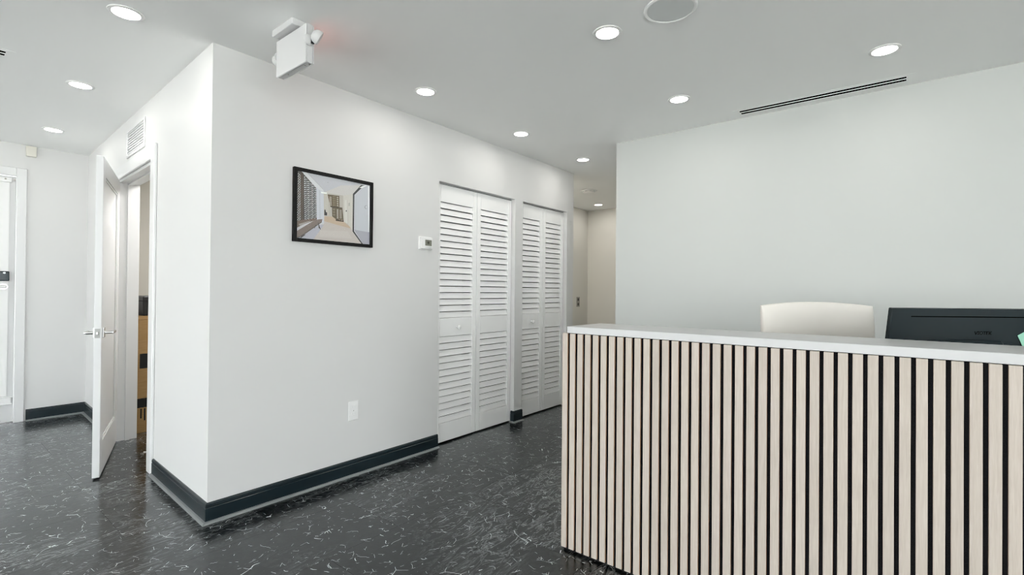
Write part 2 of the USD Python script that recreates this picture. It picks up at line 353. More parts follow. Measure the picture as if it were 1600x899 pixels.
baseboards([(XH, YEND), (XH, YH), (XD, YH)], [('baseboard_hall', 'dark baseboard on the hallway left wall'), ('baseboard_hall_back', 'dark baseboard on the hallway end wall')], left=False)
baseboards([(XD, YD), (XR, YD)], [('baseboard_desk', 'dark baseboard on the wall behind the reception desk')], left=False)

# ------------------------------------------------------------------ door_1: hinged left, standing about sixteen degrees open toward the camera
tr = thing('trim_1', 'white casing and jamb around the half open door', 'door frame', kind='structure')
J = T + .004
part(tr, 'jamb', on_door_wall(bx(SO, SO + .018, -J, .004, 0, DH, .001)), 'trim_white')
part(tr, 'jamb', on_door_wall(bx(SH - .018, SH, -J, .004, 0, DH, .001)), 'trim_white')
part(tr, 'head_jamb', on_door_wall(bx(SO + .018, SH - .018, -J, .004, DH - .018, DH, .001)), 'trim_white')
part(tr, 'door_stop', on_door_wall(cat_([bx(SO + .018, SH - .018, -.075, -.045, DH - .030, DH - .018), bx(SO + .018, SO + .03, -.075, -.045, 0, DH - .03), bx(SH - .03, SH - .018, -.075, -.045, 0, DH - .03)])), 'trim_white')
part(tr, 'casing', on_door_wall(bx(SO - .105, SO - .006, .0, .018, 0, DH + .10, .004)), 'trim_white')
part(tr, 'casing', on_door_wall(bx(SH + .006, SH + .105, .0, .018, 0, DH + .10, .004)), 'trim_white')
part(tr, 'head_casing', on_door_wall(bx(SO - .006, SH + .006, .0, .018, DH + .006, DH + .10, .004)), 'trim_white')
DL, DT, DHt = 0.897, 0.037, 2.022
hinge = dw(SH - .030, .006)
dd = np.array(dw(-.867, .242)) ; ang = math.atan2(dd[1], dd[0])
d1 = thing('door_1', 'white one-panel door standing ajar at the left, silver lever handles on both sides', 'door', (*hinge, .012), ang, kind='structure')
ST, TR_, BR = .115, .115, .205
part(d1, 'stile', bx(0, ST, -DT, 0, 0, DHt, .002), 'door_white'); part(d1, 'stile', bx(DL - ST, DL, -DT, 0, 0, DHt, .002), 'door_white')
part(d1, 'rail', bx(ST, DL - ST, -DT, 0, DHt - TR_, DHt), 'door_white'); part(d1, 'rail', bx(ST, DL - ST, -DT, 0, 0, BR), 'door_white')
part(d1, 'panel', bx(ST, DL - ST, -DT + .011, -.011, BR, DHt - TR_), 'door_white')
mould = [(0, 0), (.014, 0), (0, .009)]
for side in (0, 1):
    for (a, b, c, d_) in ((ST, ST + .014, BR, DHt - TR_), (DL - ST - .014, DL - ST, BR, DHt - TR_), (ST, DL - ST, BR, BR + .014), (ST, DL - ST, DHt - TR_ - .014, DHt - TR_)):
        part(d1, 'moulding', bx(a, b, *((-.011, -.004) if side == 0 else (-DT + .004, -DT + .011)), c, d_, .003), 'door_white')
HZ = .905
for side, y0, sg in ((0, 0.0, 1), (1, -DT, -1)):
    r = part(d1, 'handle_rose', bx(DL - .10, DL - .04, min(y0, y0 + sg * .009), max(y0, y0 + sg * .009), HZ - .033, HZ + .033, .003), 'metal_brushed', 'square silver handle plate')
    yy = y0 + sg * .05
    neck = cyl(.010, .048, (DL - .07, min(y0 + sg * .006, y0 + sg * .054), HZ), 'y', 20)
    lev = rbox(DL - .185, DL - .06, yy - .007, yy + .007, HZ - .010, HZ + .008, .006)
    part(d1, 'lever_handle', cat_([neck, lev]), 'metal_brushed', 'silver lever handle', smooth=40)
part(d1, 'latch_plate', cat_([bx(DL - .0005, DL + .0015, -DT / 2 - .0125, -DT / 2 + .0125, HZ - .029, HZ + .029, .0006)]), 'latch_grey', 'steel latch plate in the door edge')
part(d1, 'latch_bolt', rbox(DL + .001, DL + .010, -DT / 2 - .006, -DT / 2 + .006, HZ - .010, HZ + .010, .004), 'metal_brushed')
for hz in (.25, 1.02, 1.78):
    part(d1, 'hinge', cat_([cyl(.006, .09, (-.006, -.002 - DT, hz - .045), n=16), bx(-.004, .002, -DT - .002, -.004, hz - .045, hz + .045)]), 'metal_brushed')

# ------------------------------------------------------------------ door_2: far left, white door with a white shade and a black keypad lock
tr2 = thing('trim_2', 'white casing around the far left door', 'door frame', kind='structure')
part(tr2, 'casing', bx(XL, XL + .018, D2B - .005, D2B + .062, 0, D2H + .07, .004), 'trim_white')
part(tr2, 'casing', bx(XL, XL + .018, D2A - .062, D2A + .005, 0, D2H + .07, .004), 'trim_white')
part(tr2, 'head_casing', bx(XL, XL + .018, D2A + .005, D2B - .005, D2H - .005, D2H + .07, .004), 'trim_white')
d2 = thing('door_2', 'white door at the left picture edge with a drawn white shade and black keypad lock', 'door', (XL - .02, D2B, 0), kind='structure')
W2 = D2A - D2B
part(d2, 'slab', bx(-.045, 0, W2 + .004, -.004, .01, D2H - .008, .002), 'door_white')
part(d2, 'shade', bx(.002, .006, W2 + .06, -.045, .24, D2H - .06), 'plastic_white', 'drawn white fabric shade')
part(d2, 'shade_head_rail', bx(.0, .018, W2 + .05, -.03, D2H - .065, D2H - .025, .004), 'plastic_white')
part(d2, 'bottom_rail', cat_([bx(.0, .022, W2 + .05, -.012, .165, .178, .003), bx(.0, .022, W2 + .05, .0, .225, .236, .003), bx(.0, .016, W2 + .05, -.02, .178, .225)]), 'plastic_white', 'white hold-down rail at the foot of the shade')
for y in (-.072, -.018):
    part(d2, 'screw', cyl(.007, .004, (.018, y, D2H - .008 - .03), 'x', 14), 'metal_steel')
lk = part(d2, 'keypad_lock', rbox(.006, .03, -.105, -.040, 1.255, 1.34, .008), 'keypad_black', 'black keypad lock', smooth=40)
part(lk, 'key_button', cyl(.009, .003, (.0295, -.072, 1.326), 'x', 18), 'key_white')
part(d2, 'lever_handle', cat_([cyl(.028, .008, (.006, -.072, 1.205), 'x', 28), cyl(.009, .035, (.012, -.072, 1.205), 'x', 16), rbox(.038, .052, -.19, -.06, 1.196, 1.214, .006)]), 'metal_brushed', 'silver lever handle', smooth=40)
solo('door_chime', rbox(XL, XL + .035, -.314, -.246, 2.376, 2.468, .006), 'plastic_cream', 'small cream chime box high on the far left wall', 'chime box', smooth=40)

# ------------------------------------------------------------------ air grille above the open door
gv = thing('air_grille', 'white louvered air grille on the wall above the half open door', 'vent', (*dw(1.55), 2.285))
GM = np.eye(4); GM[:2, 0] = E_; GM[:2, 1] = N_
def gp(t): t.apply_transform(GM); return t
gw, gh = .255, .105
part(gv, 'grille_frame', gp(cat_([bx(-gw, gw, 0, .008, gh - .02, gh, .002), bx(-gw, gw, 0, .008, -gh, -gh + .02, .002), bx(-gw, -gw + .022, 0, .008, -gh + .02, gh - .02, .002), bx(gw - .022, gw, 0, .008, -gh + .02, gh - .02, .002)])), 'trim_white')
part(gv, 'backing', gp(bx(-gw + .02, gw - .02, .0, .001, -gh + .02, gh - .02)), 'trim_white')
for i in range(9):
    z = -gh + .03 + i * .0188
    part(gv, 'slat', gp(rot(bx(-gw + .022, gw - .022, .001, .0025, z - .008, z + .008), math.radians(28), (1, 0, 0), (0, .002, z)).copy()), 'trim_white')

# ------------------------------------------------------------------ louvered bifold closet doors
def bifold(n, y0, y1, knob_y, label):
    d = thing(f'door_{n}', label, 'closet door', (-.0, y0, 0), kind='structure')
    wdt = (y1 - y0) - .012; half = wdt / 2 - .0015
    xd = -.040; th_ = .030; top = 2.036; bot = .012
    part(d, 'track', cat_([bx(-.070, -.044, .004, y1 - y0 - .004, CTOP - .010, CTOP - .0005), ]), 'track_grey', 'grey metal track under the opening head')
    for k in range(2):
        p = empty(d, 'louver_panel'); a = .006 + k * (half + .003); b = a + half
        sw = .048; zr = [(bot, .160), (.840, .985), (1.902, top)]
        part(p, 'stile', bx(xd - th_, xd, a, a + sw, bot, top, .002), 'louver_white'); part(p, 'stile', bx(xd - th_, xd, b - sw, b, bot, top, .002), 'louver_white')
        for z0, z1 in zr: part(p, 'rail', bx(xd - th_, xd, a + sw, b - sw, z0, z1, .0015), 'louver_white')
        for z0, z1, cnt in ((.160, .840, 13), (.985, 1.902, 18)):
            pit = (z1 - z0) / cnt
            for i in range(cnt):
                zb = z0 + i * pit + .003
                rise = pit - .0072
                prof = Polygon([(xd - .002, zb), (xd - .008, zb - .0015), (xd - .0185, zb + rise - .002), (xd - .0135, zb + rise)])
                t = trimesh.creation.extrude_polygon(prof, b - a - 2 * sw, engine='earcut')      # (x, z) plane -> along y
                t.apply_transform(np.array([[1, 0, 0, 0], [0, 0, 1, a + sw], [0, 1, 0, 0], [0, 0, 0, 1.0]])); t.invert()
                part(p, 'slat', t, 'louver_white')
        if k == 0:
            part(p, 'knob', lathe([(0, 0), (.009, 0), (.008, .012), (.013, .018), (.0185, .026), (.0185, .032), (.013, .038), (0, .040)], (xd, knob_y - y0, .908), 28, 'x'), 'plastic_white', 'round white knob', smooth=40)
bifold(3, C1L, C1R, 1.825, 'nearer white louvered bifold closet door, right of the thermostat')
bifold(4, C2L, C2R, 2.835, 'farther white louvered bifold closet door, next to the hallway')

# ------------------------------------------------------------------ downlights
LP = [((-.023, -.357), 'recessed ceiling downlight at the top left, left of the exit sign'),
      ((-1.256, -.304), 'middle one of the three recessed downlights in the left room part'),
      ((-2.586, -.242), 'recessed downlight nearest the far left wall'),
      ((1.649, 1.163), 'recessed downlight beside the round ceiling speaker'),
      ((2.706, 2.200), 'recessed downlight above the black slot diffuser, the rightmost lamp'),
      ((.395, 1.092), 'recessed downlight nearest the exit sign along the closet wall'),
      ((1.629, 2.197), 'recessed downlight just left of the black slot diffuser'),
      ((.367, 2.127), 'recessed downlight above the nearer louvered closet'),
      ((.368, 3.104), 'recessed downlight above the farther closet at the hallway mouth'),
      ((-.707, 5.369), 'recessed downlight deep in the back hallway'),
      ((.368, 5.15), 'recessed downlight added to brighten the hallway, unseen behind the desk wall edge')]  # last one is added out of view for more hall light
first = None
for (x, y), label in LP:
    if first is None:
        p = first = thing('recessed_downlight', label, 'ceiling light', (x, y, H), group='recessed ceiling downlights')
        part(p, 'trim_ring', lathe([(.052, 0), (.070, 0), (.069, -.003), (.062, -.006), (.055, -.005), (.052, -.001), (.052, 0)], n=48), 'plastic_white', smooth=40)
        part(p, 'lens', lathe([(0, -.0025), (.0525, -.0025), (.0525, -.0005), (0, -.0005)], n=48), 'lens_lit', 'lit white lens')
    else:
        x_ = UsdGeom.Xform.Define(stage, numbered('/World', 'recessed_downlight')); x_.AddTranslateOp().Set(Gf.Vec3d(x, y, H))
        q = x_.GetPrim(); q.GetReferences().AddInternalReference(Sdf.Path(first)); q.SetInstanceable(True)
        meta(q, label, 'ceiling light', 'recessed ceiling downlights')

def panel_light(label, x, y, h, mt_):
    pl = thing('panel_light', label, 'ceiling light', (x, y, H))
    for c in ((-h, h, -h, -h + .02), (-h, h, h - .02, h), (-h, -h + .02, -h + .02, h - .02), (h - .02, h, -h + .02, h - .02)):
        part(pl, 'frame', bx(*c, -.022, 0, .002), 'plastic_white')
    part(pl, 'diffuser', bx(-h + .02, h - .02, -h + .02, h - .02, -.016, -.004), mt_, 'lit white diffuser')
panel_light('flat square ceiling panel light inside the storage room', -1.75, .85, .30, 'panel_lit')
panel_light('small square ceiling panel light added unseen behind the closets to brighten the hallway', -.88, 4.05, .15, 'hall_fill_lit')  # added out of view as extra light for the hall

# ------------------------------------------------------------------ ceiling speaker, detector, slot diffusers
sp = thing('ceiling_speaker', 'round grey ceiling speaker at the top edge of the picture', 'speaker', (1.968, 1.152, H))
part(sp, 'rim', lathe([(.101, 0), (.116, 0), (.115, -.004), (.108, -.008), (.101, -.006), (.101, 0)], n=64), 'plastic_white', smooth=40)
part(sp, 'grille', lathe([(0, -.006), (.07, -.0055), (.1015, -.004), (.1015, -.001), (0, -.001)], n=64), 'grille_grey', 'flat grey perforated grille', smooth=40)
sd = thing('smoke_detector', 'white round smoke detector on the hallway ceiling', 'smoke detector', (-.316, 4.41, H))
part(sd, 'base_ring', lathe([(0, 0), (.100, 0), (.100, -.010), (0, -.010)], n=48), 'plastic_white', smooth=40)
part(sd, 'cap', lathe([(0, -.010), (.074, -.010), (.070, -.024), (.05, -.032), (0, -.034)], n=48), 'plastic_white', smooth=40)
for a in np.linspace(0, 2 * math.pi, 9)[:-1]:
    part(sd, 'sensor_vent', rot(bx(.070, .0765, -.012, .012, -.0185, -.0125), a, (0, 0, 1)), 'grille_grey')
def slot_diffuser(label, loc, L, rz):
    d = thing('slot_diffuser', label, 'air diffuser', loc, rz)          # slots run along local x from 0 to L
    part(d, 'plate', cat_([bx(-.035, L + .045, -.068, -.036, -.0014, 0), bx(-.035, L + .045, .036, .068, -.0014, 0), bx(-.035, 0, -.036, .036, -.0014, 0), bx(L, L + .045, -.036, .036, -.0014, 0), bx(0, L, -.0098, .0098, -.0014, 0)]), 'ceiling_paint')
    for y in (-.0228, .0228):
        part(d, 'slot', bx(0, L, y - .0140, y + .0140, -.0008, -.0002), 'slot_black', 'narrow black air slot')
slot_diffuser('long white ceiling diffuser with two black slots near the wall behind the desk', (1.883, 2.702, H), .912, 0.0)
slot_diffuser('ceiling diffuser with two black slots cut off by the left picture edge', (-1.042, -.655, H), 1.2, -math.pi / 2)

# ------------------------------------------------------------------ exit sign hanging from the ceiling, seen from its blank back
ex = thing('exit_sign', 'white box exit sign hanging from the ceiling, blank back to the viewer, round lamp head', 'exit sign', (.484, .186, H))
part(ex, 'canopy', bx(-.125, .075, -.052, .035, -.032, 0, .003), 'sign_white', 'white mounting box on the ceiling')
part(ex, 'back_plate', bx(-.143, .143, -.0215, -.015, -.220, -.038, .003), 'sign_white')
part(ex, 'housing', bx(-.140, .140, -.015, .016, -.217, -.034, .003), 'sign_white')
part(ex, 'face_frame', bx(-.142, .142, .016, .020, -.219, -.036, .001), 'sign_white')
part(ex, 'lit_face', bx(-.118, .118, .0199, .0205, -.195, -.060), 'red_lit', 'red lit face turned away from the viewer')
for sx in (-1, 1):
    bs = lathe([(0, 0), (.027, 0), (.0265, .006), (.022, .013), (.012, .018), (0, .019)], n=32, axis='x')
    if sx < 0: rot(bs, math.pi, (0, 0, 1))
    bs.apply_translation((sx * .140, -.004, -.112))
    part(ex, 'lamp_base', bs, 'sign_white', smooth=40)
    part(ex, 'swivel', bx(sx * .160 - .005, sx * .160 + .005, -.004, .010, -.132, -.112, .001), 'black_satin', 'black swivel bracket')
    hd = lathe([(0, -.026), (.012, -.0255), (.022, -.021), (.0295, -.012), (.032, 0), (.032, .010), (.030, .013), (0, .011)], n=36)
    rot(hd, math.radians(-118), (1, 0, 0)); rot(hd, sx * math.radians(-24), (0, 0, 1)); hd.apply_translation((sx * .187, .012, -.106))
    part(ex, 'lamp_head', hd, 'sign_white', 'round white emergency lamp head', smooth=40)
for x, y in ((.10, .0), (.125, .006), (-.06, .0)): part(ex, 'screw', cyl(.003, .002, (x, y, -.219), n=10), 'metal_steel')

# ------------------------------------------------------------------ framed photograph on the closet wall
PY0, PY1, PZ0, PZ1 = .427, .970, 1.485, 1.920
pf = thing('framed_photo', 'black framed photo of a bright corridor with a staircase hanging on the long white wall', 'picture', (0, (PY0 + PY1) / 2, PZ0))
w_, h_ = (PY1 - PY0) / 2, PZ1 - PZ0
fb, fd = .020, .024
for nm, t in (('frame_side', bx(0.001, fd, -w_, -w_ + fb, 0, h_, .0015)), ('frame_side', bx(0.001, fd, w_ - fb, w_, 0, h_, .0015)),
              ('frame_rail', bx(0.001, fd, -w_ + fb, w_ - fb, 0, fb, .0015)), ('frame_rail', bx(0.001, fd, -w_ + fb, w_ - fb, h_ - fb, h_, .0015))):
    part(pf, nm, t, 'frame_black')
part(pf, 'glazing', bx(.0145, .0155, -w_ + fb, w_ - fb, fb, h_ - fb), 'picture_glass')
# the print: flat areas of ink, given in the pixels of an enlarged view and squared up by a homography
src = np.array([(100, 103), (773, 237), (760, 798), (85, 730)], float); dst = np.array([(0, 0), (1, 0), (1, 1), (0, 1)], float)
A = []; B = []
for (x, y), (u, v) in zip(src, dst):
    A += [[x, y, 1, 0, 0, 0, -u * x, -u * y], [0, 0, 0, x, y, 1, -v * x, -v * y]]; B += [u, v]
hm = np.append(np.linalg.solve(np.array(A), np.array(B)), 1).reshape(3, 3)
def sq(pts):
    q = np.c_[np.array(pts, float), np.ones(len(pts))] @ hm.T; return q[:, :2] / q[:, 2:]
ink = []
def put(col, *pts): ink.append((np.array(col) / 255.0, Polygon(sq(pts))))
put((212, 209, 214), *src)
put((203, 201, 209), (140, 110), (773, 237), (700, 250), (612, 318), (525, 335), (385, 318), (335, 300), (275, 255), (190, 140))
put((214, 208, 208), (500, 240), (700, 235), (612, 318), (525, 335), (385, 318), (350, 305))
put((222, 221, 226), (140, 108), (190, 120), (330, 262), (345, 300), (318, 300), (262, 240))
put((196, 194, 200), (190, 122), (200, 122), (335, 268), (335, 278))
put((214, 214, 223), (277, 262), (342, 305), (342, 600), (277, 555))
put((205, 205, 214), (300, 280), (310, 285), (312, 580), (300, 575))
put((196, 188, 182), (342, 308), (420, 318), (525, 335), (525, 560), (420, 535), (342, 522))
put((205, 198, 192), (342, 308), (385, 312), (385, 520), (342, 522))
put((214, 207, 202), (522, 335), (612, 318), (606, 665), (524, 600))
put((222, 217, 213), (535, 375), (556, 378), (560, 600), (535, 580))
put((196, 189, 184), (556, 378), (560, 378), (563, 605), (560, 602))
put((190, 184, 180), (568, 405), (585, 400), (583, 430), (570, 435))
put((60, 58, 58), (544, 473), (553, 472), (553, 485), (545, 486))
# floor
put((205, 194, 191), (342, 600), (345, 527), (420, 535), (560, 600), (606, 668), (690, 788), (580, 780), (85, 735), (85, 690))
put((203, 180, 160), (345, 527), (420, 533), (524, 582), (572, 620), (590, 645), (470, 612), (344, 575))
put((210, 200, 197), (300, 660), (560, 670), (600, 740), (300, 720))
put((190, 187, 199), (85, 680), (270, 600), (340, 612), (240, 748), (85, 732))
# breeze-block screen on the left
put((88, 84, 83), (98, 104), (140, 110), (276, 268), (276, 553), (150, 606), (86, 640))
for c in range(4):
    for r_ in range(22):
        x = 98 + c * 11; y = 118 + r_ * 23 + c * 9
        if y < 600: put((205, 206, 208) if (c + r_) % 3 else (190, 182, 178), (x - 2, y + 6), (x + 7, y - 4), (x + 8, y + 7), (x, y + 14))
for c in range(10):
    x = 166 + c * 11.2; f_ = (x - 140) / 136; y0 = 128 + f_ * 138; y1 = 590 - f_ * 40
    cnt = int(24 - 6 * f_); hgt = (y1 - y0) / cnt
    for r_ in range(cnt):
        y = y0 + r_ * hgt + (hgt * .45 if c % 2 else 0) + 4
        col = (240, 242, 246) if (c * 5 + r_ * 3) % 3 == 0 else ((212, 216, 222) if (c + r_) % 2 else (168, 172, 178))
        if y + hgt * .5 < y1: put(col, (x, y + hgt * .1), (x + 7.2, y), (x + 7.2, y + hgt * .5), (x, y + hgt * .6))
put((96, 84, 78), (136, 108), (160, 128), (154, 606), (130, 612))
put((128, 112, 104), (86, 575), (130, 565), (276, 548), (276, 560), (150, 606), (86, 640))
put((176, 168, 166), (110, 600), (150, 590), (220, 570), (210, 580), (120, 618))
# bench
put((138, 124, 119), (90, 668), (262, 562), (328, 556), (322, 578), (118, 716), (86, 722))
put((112, 100, 97), (118, 716), (322, 578), (322, 586), (128, 722), (86, 732), (86, 722))
for a in (((284, 590), (289, 588), (311, 650), (305, 654)), ((268, 600), (273, 598), (258, 640), (252, 642)), ((140, 705), (146, 702), (175, 698), (128, 734), (122, 734)), ((290, 610), (311, 648), (292, 640))):
    put((92, 86, 88), *a)
# lamp, vase
put((250, 250, 250), (316, 298), (340, 302), (374, 308), (370, 320), (320, 314))
put((72, 70, 70), (347, 468), (356, 466), (360, 490), (372, 495), (370, 522), (345, 520))
# stair balustrade
put((112, 98, 80), (378, 324), (486, 338), (487, 444), (402, 440))
put((110, 98, 82), (416, 440), (512, 452), (524, 582), (450, 572), (450, 555), (418, 530))
for (x0, x1, y0, y1, nx, ny, col) in ((394, 416, 345, 432, 2, 6, (206, 198, 190)), (462, 480, 345, 440, 1, 5, (188, 178, 165)), (424, 454, 336, 436, 2, 5, (146, 132, 112)), (424, 446, 456, 530, 2, 3, (150, 140, 124)), (460, 480, 462, 552, 1, 7, (198, 190, 182)), (486, 508, 468, 552, 2, 7, (194, 186, 178)), (458, 518, 562, 574, 3, 1, (196, 182, 166))):
    for i in range(nx):
        for j in range(ny):
            a0 = x0 + (x1 - x0) * i / nx; a1 = x0 + (x1 - x0) * (i + .72) / nx; b0 = y0 + (y1 - y0) * j / ny; b1 = y0 + (y1 - y0) * (j + .7) / ny
            put(col, (a0, b0), (a1, b0 + 2), (a1 + 2, b1 + 2), (a0 + 2, b1))
put((74, 62, 52), (404, 436), (512, 448), (512, 455), (404, 443)); put((74, 62, 52), (450, 560), (522, 572), (522, 582), (450, 572))
# black framed opening at the right
put((206, 206, 214), (624, 326), (712, 256), (773, 240), (764, 682), (618, 655))
put((178, 176, 188), (618, 655), (764, 682), (760, 798), (698, 788))
put((74, 73, 76), (612, 318), (690, 234), (716, 240), (626, 328), (617, 668), (700, 792), (686, 790), (604, 672))
put((252, 252, 252), (672, 262), (700, 244), (745, 236), (735, 244), (700, 262))
ring = [(732 + 14 * math.cos(a), 443 + 17 * math.sin(a)) for a in np.linspace(0, 2 * math.pi, 20)[:-1]]
put((172, 172, 180), *ring); put((214, 214, 221), *[(736 + 9 * math.cos(a), 443 + 12 * math.sin(a)) for a in np.linspace(0, 2 * math.pi, 16)[:-1]])
put((186, 184, 190), *[(382 + 7 * math.cos(a), 212 + 5 * math.sin(a)) for a in np.linspace(0, 2 * math.pi, 12)[:-1]])
put((252, 252, 252), (755, 245), (764, 246), (760, 680), (752, 678))
unit = sbox(0, 0, 1, 1); top = None; V, Fc, Cc = [], [], []
for col, g in reversed(ink):
    g = g.buffer(0).intersection(unit)
    vis = g if top is None else g.difference(top)
    top = g if top is None else top.union(g)
    for q in getattr(vis, 'geoms', [vis]):
        if q.geom_type != 'Polygon' or q.area < 1e-7: continue
        vv, ff = trimesh.creation.triangulate_polygon(q, engine='earcut')
        b0 = len(V)
        lin = np.where(col <= .04045, col / 12.92, ((col + .055) / 1.055) ** 2.4) * 1.06
        V += [(.0125, -w_ + fb + u * (2 * w_ - 2 * fb), h_ - fb - v * (h_ - 2 * fb)) for u, v in vv]; Cc += [lin] * len(vv)
        Fc += [tuple(b0 + int(i) for i in f) for f in ff]
pt = trimesh.Trimesh(V, Fc, process=False)
fn = np.cross(pt.triangles[:, 1] - pt.triangles[:, 0], pt.triangles[:, 2] - pt.triangles[:, 0])[:, 0]
Fc = np.array(Fc); Fc[fn < 0] = Fc[fn < 0][:, ::-1]
pp = numbered(pf, 'print')
gm = usdkit.mesh(stage, pp, (np.array(V), Fc), M['print_ink'])
UsdGeom.PrimvarsAPI(gm).CreatePrimvar('ink', Sdf.ValueTypeNames.Color3fArray, 'vertex').Set(Vt.Vec3fArray.FromNumpy(np.array(Cc, np.float32)))
meta(gm.GetPrim(), 'printed photo of a pale corridor, screen wall, bench and dark stair rail')
part(pf, 'backing_board', bx(.002, .0115, -w_ + .006, w_ - .006, .006, h_ - .006), 'black_matt')

# ------------------------------------------------------------------ thermostat, outlet, switch plate
ts = thing('thermostat', 'small white thermostat with a grey display on the wall beside the nearer closet', 'thermostat', (0, 1.443, 1.553))
part(ts, 'wall_plate', rbox(0.0, .010, -.066, .060, -.048, .050, .004), 'plastic_white', smooth=40)
part(ts, 'body', rbox(.008, .027, -.058, .055, -.042, .044, .006), 'plastic_white', smooth=40)
sc = part(ts, 'display', bx(.0265, .0278, -.020, .043, -.018, .026, .0005), 'screen_grey', 'grey display')
part(sc, 'digits', bx(.0278, .0282, .0, .020, -.004, .014), 'screen_mark')
part(ts, 'button_strip', bx(.0265, .0282, -.020, .043, -.033, -.022, .001), 'grille_grey')
ol = thing('wall_outlet', 'white duplex outlet plate low on the long white wall', 'outlet', (0, .848, .419))
part(ol, 'cover_plate', bx(0, .006, -.037, .037, -.062, .062, .003), 'plastic_white')
for z in (-.021, .021):
    s_ = part(ol, 'socket', bx(.005, .0085, -.0165, .0165, z - .0165, z + .0165, .003), 'plastic_white')
    part(s_, 'slot', cat_([bx(.0084, .0088, -.0075, -.0055, z - .002, z + .007), bx(.0084, .0088, .0055, .0075, z - .002, z + .006), cyl(.0022, .0004, (.0084, 0, z - .0085), 'x', 10)]), 'grille_grey')
part(ol, 'screw', cyl(.003, .0008, (.006, 0, 0), 'x', 12), 'metal_brushed')
sw = thing('switch_plate', 'brushed metal plate with two dark openings on the hallway left wall', 'switch plate', (XH, 5.487, 1.045))
part(sw, 'cover_plate', bx(0, .006, -.045, .045, -.075, .075, .002), 'metal_steel')
for z in (-.036, .036):
    part(sw, 'opening', bx(.005, .008, -.018, .018, z - .020, z + .020, .002), 'black_satin')

# ------------------------------------------------------------------ reception desk
XS, YC, ZT, ZB_, PIT, SWD = 1.538, .952, 1.042, 1.011, .040, .028
NS = 52; XE = XS + PIT * (NS - 1) + SWD
dk = thing('reception_desk', 'reception desk clad in pale vertical wood slats on black felt with a white counter top', 'desk', (XS, YC, 0))
part(dk, 'felt_backing', bx(.004, XE - XS - .004, .011, .020, .012, ZB_, 0), 'felt', 'black felt panel between the slats')
part(dk, 'carcass', cat_([bx(.002, XE - XS - .002, .020, .045, .012, ZB_), bx(.002, .030, .045, .300, .012, ZB_), bx(XE - XS - .030, XE - XS - .002, .045, .300, .012, ZB_)]), 'desk_laminate')
part(dk, 'plinth', bx(.008, XE - XS - .008, .014, .28, 0, .012), 'black_matt', 'black base under the slats')
for i in range(NS):
    part(dk, 'slat', bx(i * PIT, i * PIT + SWD, 0, .011, .012, ZB_ - .002 if i else ZB_ - .0005, .0012), f'slat_wood_{(i * 5 + i // 3) % 3}')
part(dk, 'counter_top', bx(.026, XE - XS + .02, -.002, .311, ZB_, ZT, .0015), 'counter_white', 'white counter slab')
part(dk, 'work_surface', ext([(.030, .045), (XE - XS - .030, .045), (XE - XS - .030, 1.06), (1.262, 1.06), (1.262, .64), (.030, .64)], .715, .745), 'desk_laminate')
for x, d_ in ((.030, .62), (XE - XS - .056, 1.04)):
    part(dk, 'end_panel', bx(x, x + .026, .045, d_, 0, .715, .001), 'desk_laminate')
part(dk, 'modesty_panel', bx(.056, XE - XS - .056, .060, .078, .25, .715), 'desk_laminate')

# ------------------------------------------------------------------ office chair behind the desk
CH = np.array([2.440, 1.910])
oc = thing('office_chair', 'cream leather office chair behind the reception counter', 'chair', (CH[0], CH[1], 0), .6767)     # local -y is the front of the seat
def back_mesh():
    nx, nz = 25, 21; v = []; hw_ = .282
    def pt_(u, w, s):
        x = hw_ * u; zt = 1.143 + .019 * (1 - u * u); z = .50 + (zt - .50) * w
        y = -.055 * u * u * 0.5 + .05 * (w - .5)
        th = .035 * (1 - abs(u) ** 6) ** .5 * (1 - abs(2 * w - 1) ** 8) ** .5 + .006
        pad = .004 * math.cos(w * math.pi * 8) * (1 - abs(u) ** 4)
        return (x, y + (th + .0) * s - (pad if s < 0 else 0), z)
    us = np.sin(np.linspace(-math.pi / 2, math.pi / 2, nx)); ws = .5 - .5 * np.cos(np.linspace(0, math.pi, nz))
    for s in (-1, 1):
        for w in ws:
            for u in us: v.append(pt_(u, w, s))
    f = []; n = nx * nz
    for j in range(nz - 1):
        for i in range(nx - 1):
            a, b, c, d_ = j * nx + i, j * nx + i + 1, (j + 1) * nx + i + 1, (j + 1) * nx + i
            f += [(a, b, c), (a, c, d_), (n + a, n + c, n + b), (n + a, n + d_, n + c)]
    rim = [i for i in range(nx)] + [j * nx + nx - 1 for j in range(1, nz)] + [(nz - 1) * nx + i for i in range(nx - 2, -1, -1)] + [j * nx for j in range(nz - 2, 0, -1)]
    for a, b in zip(rim, rim[1:] + rim[:1]): f += [(b, a, n + a), (b, n + a, n + b)]
    return trimesh.Trimesh(v, f, process=False)
part(oc, 'backrest', back_mesh(), 'leather_cream', smooth=60)
part(oc, 'seat', rbox(-.26, .26, -.50, -.02, .42, .52, .045), 'leather_cream', smooth=60)
for s in (-1, 1):
    part(oc, 'armrest', rbox(s * .30 - .03, s * .30 + .03, -.36, -.06, .655, .69, .016), 'leather_cream', smooth=60)
    part(oc, 'arm_post', cat_([bx(s * .30 - .012, s * .30 + .012, -.24, -.18, .44, .66, .003), bx(min(s * .20, s * .312), max(s * .20, s * .312), -.24, -.18, .405, .43, .003)]), 'metal_brushed')
part(oc, 'back_bracket', bx(-.03, .03, -.06, .045, .40, .62, .004), 'metal_brushed')
part(oc, 'gas_column', cyl(.028, .30, (0, -.26, .11)), 'metal_brushed', smooth=40)
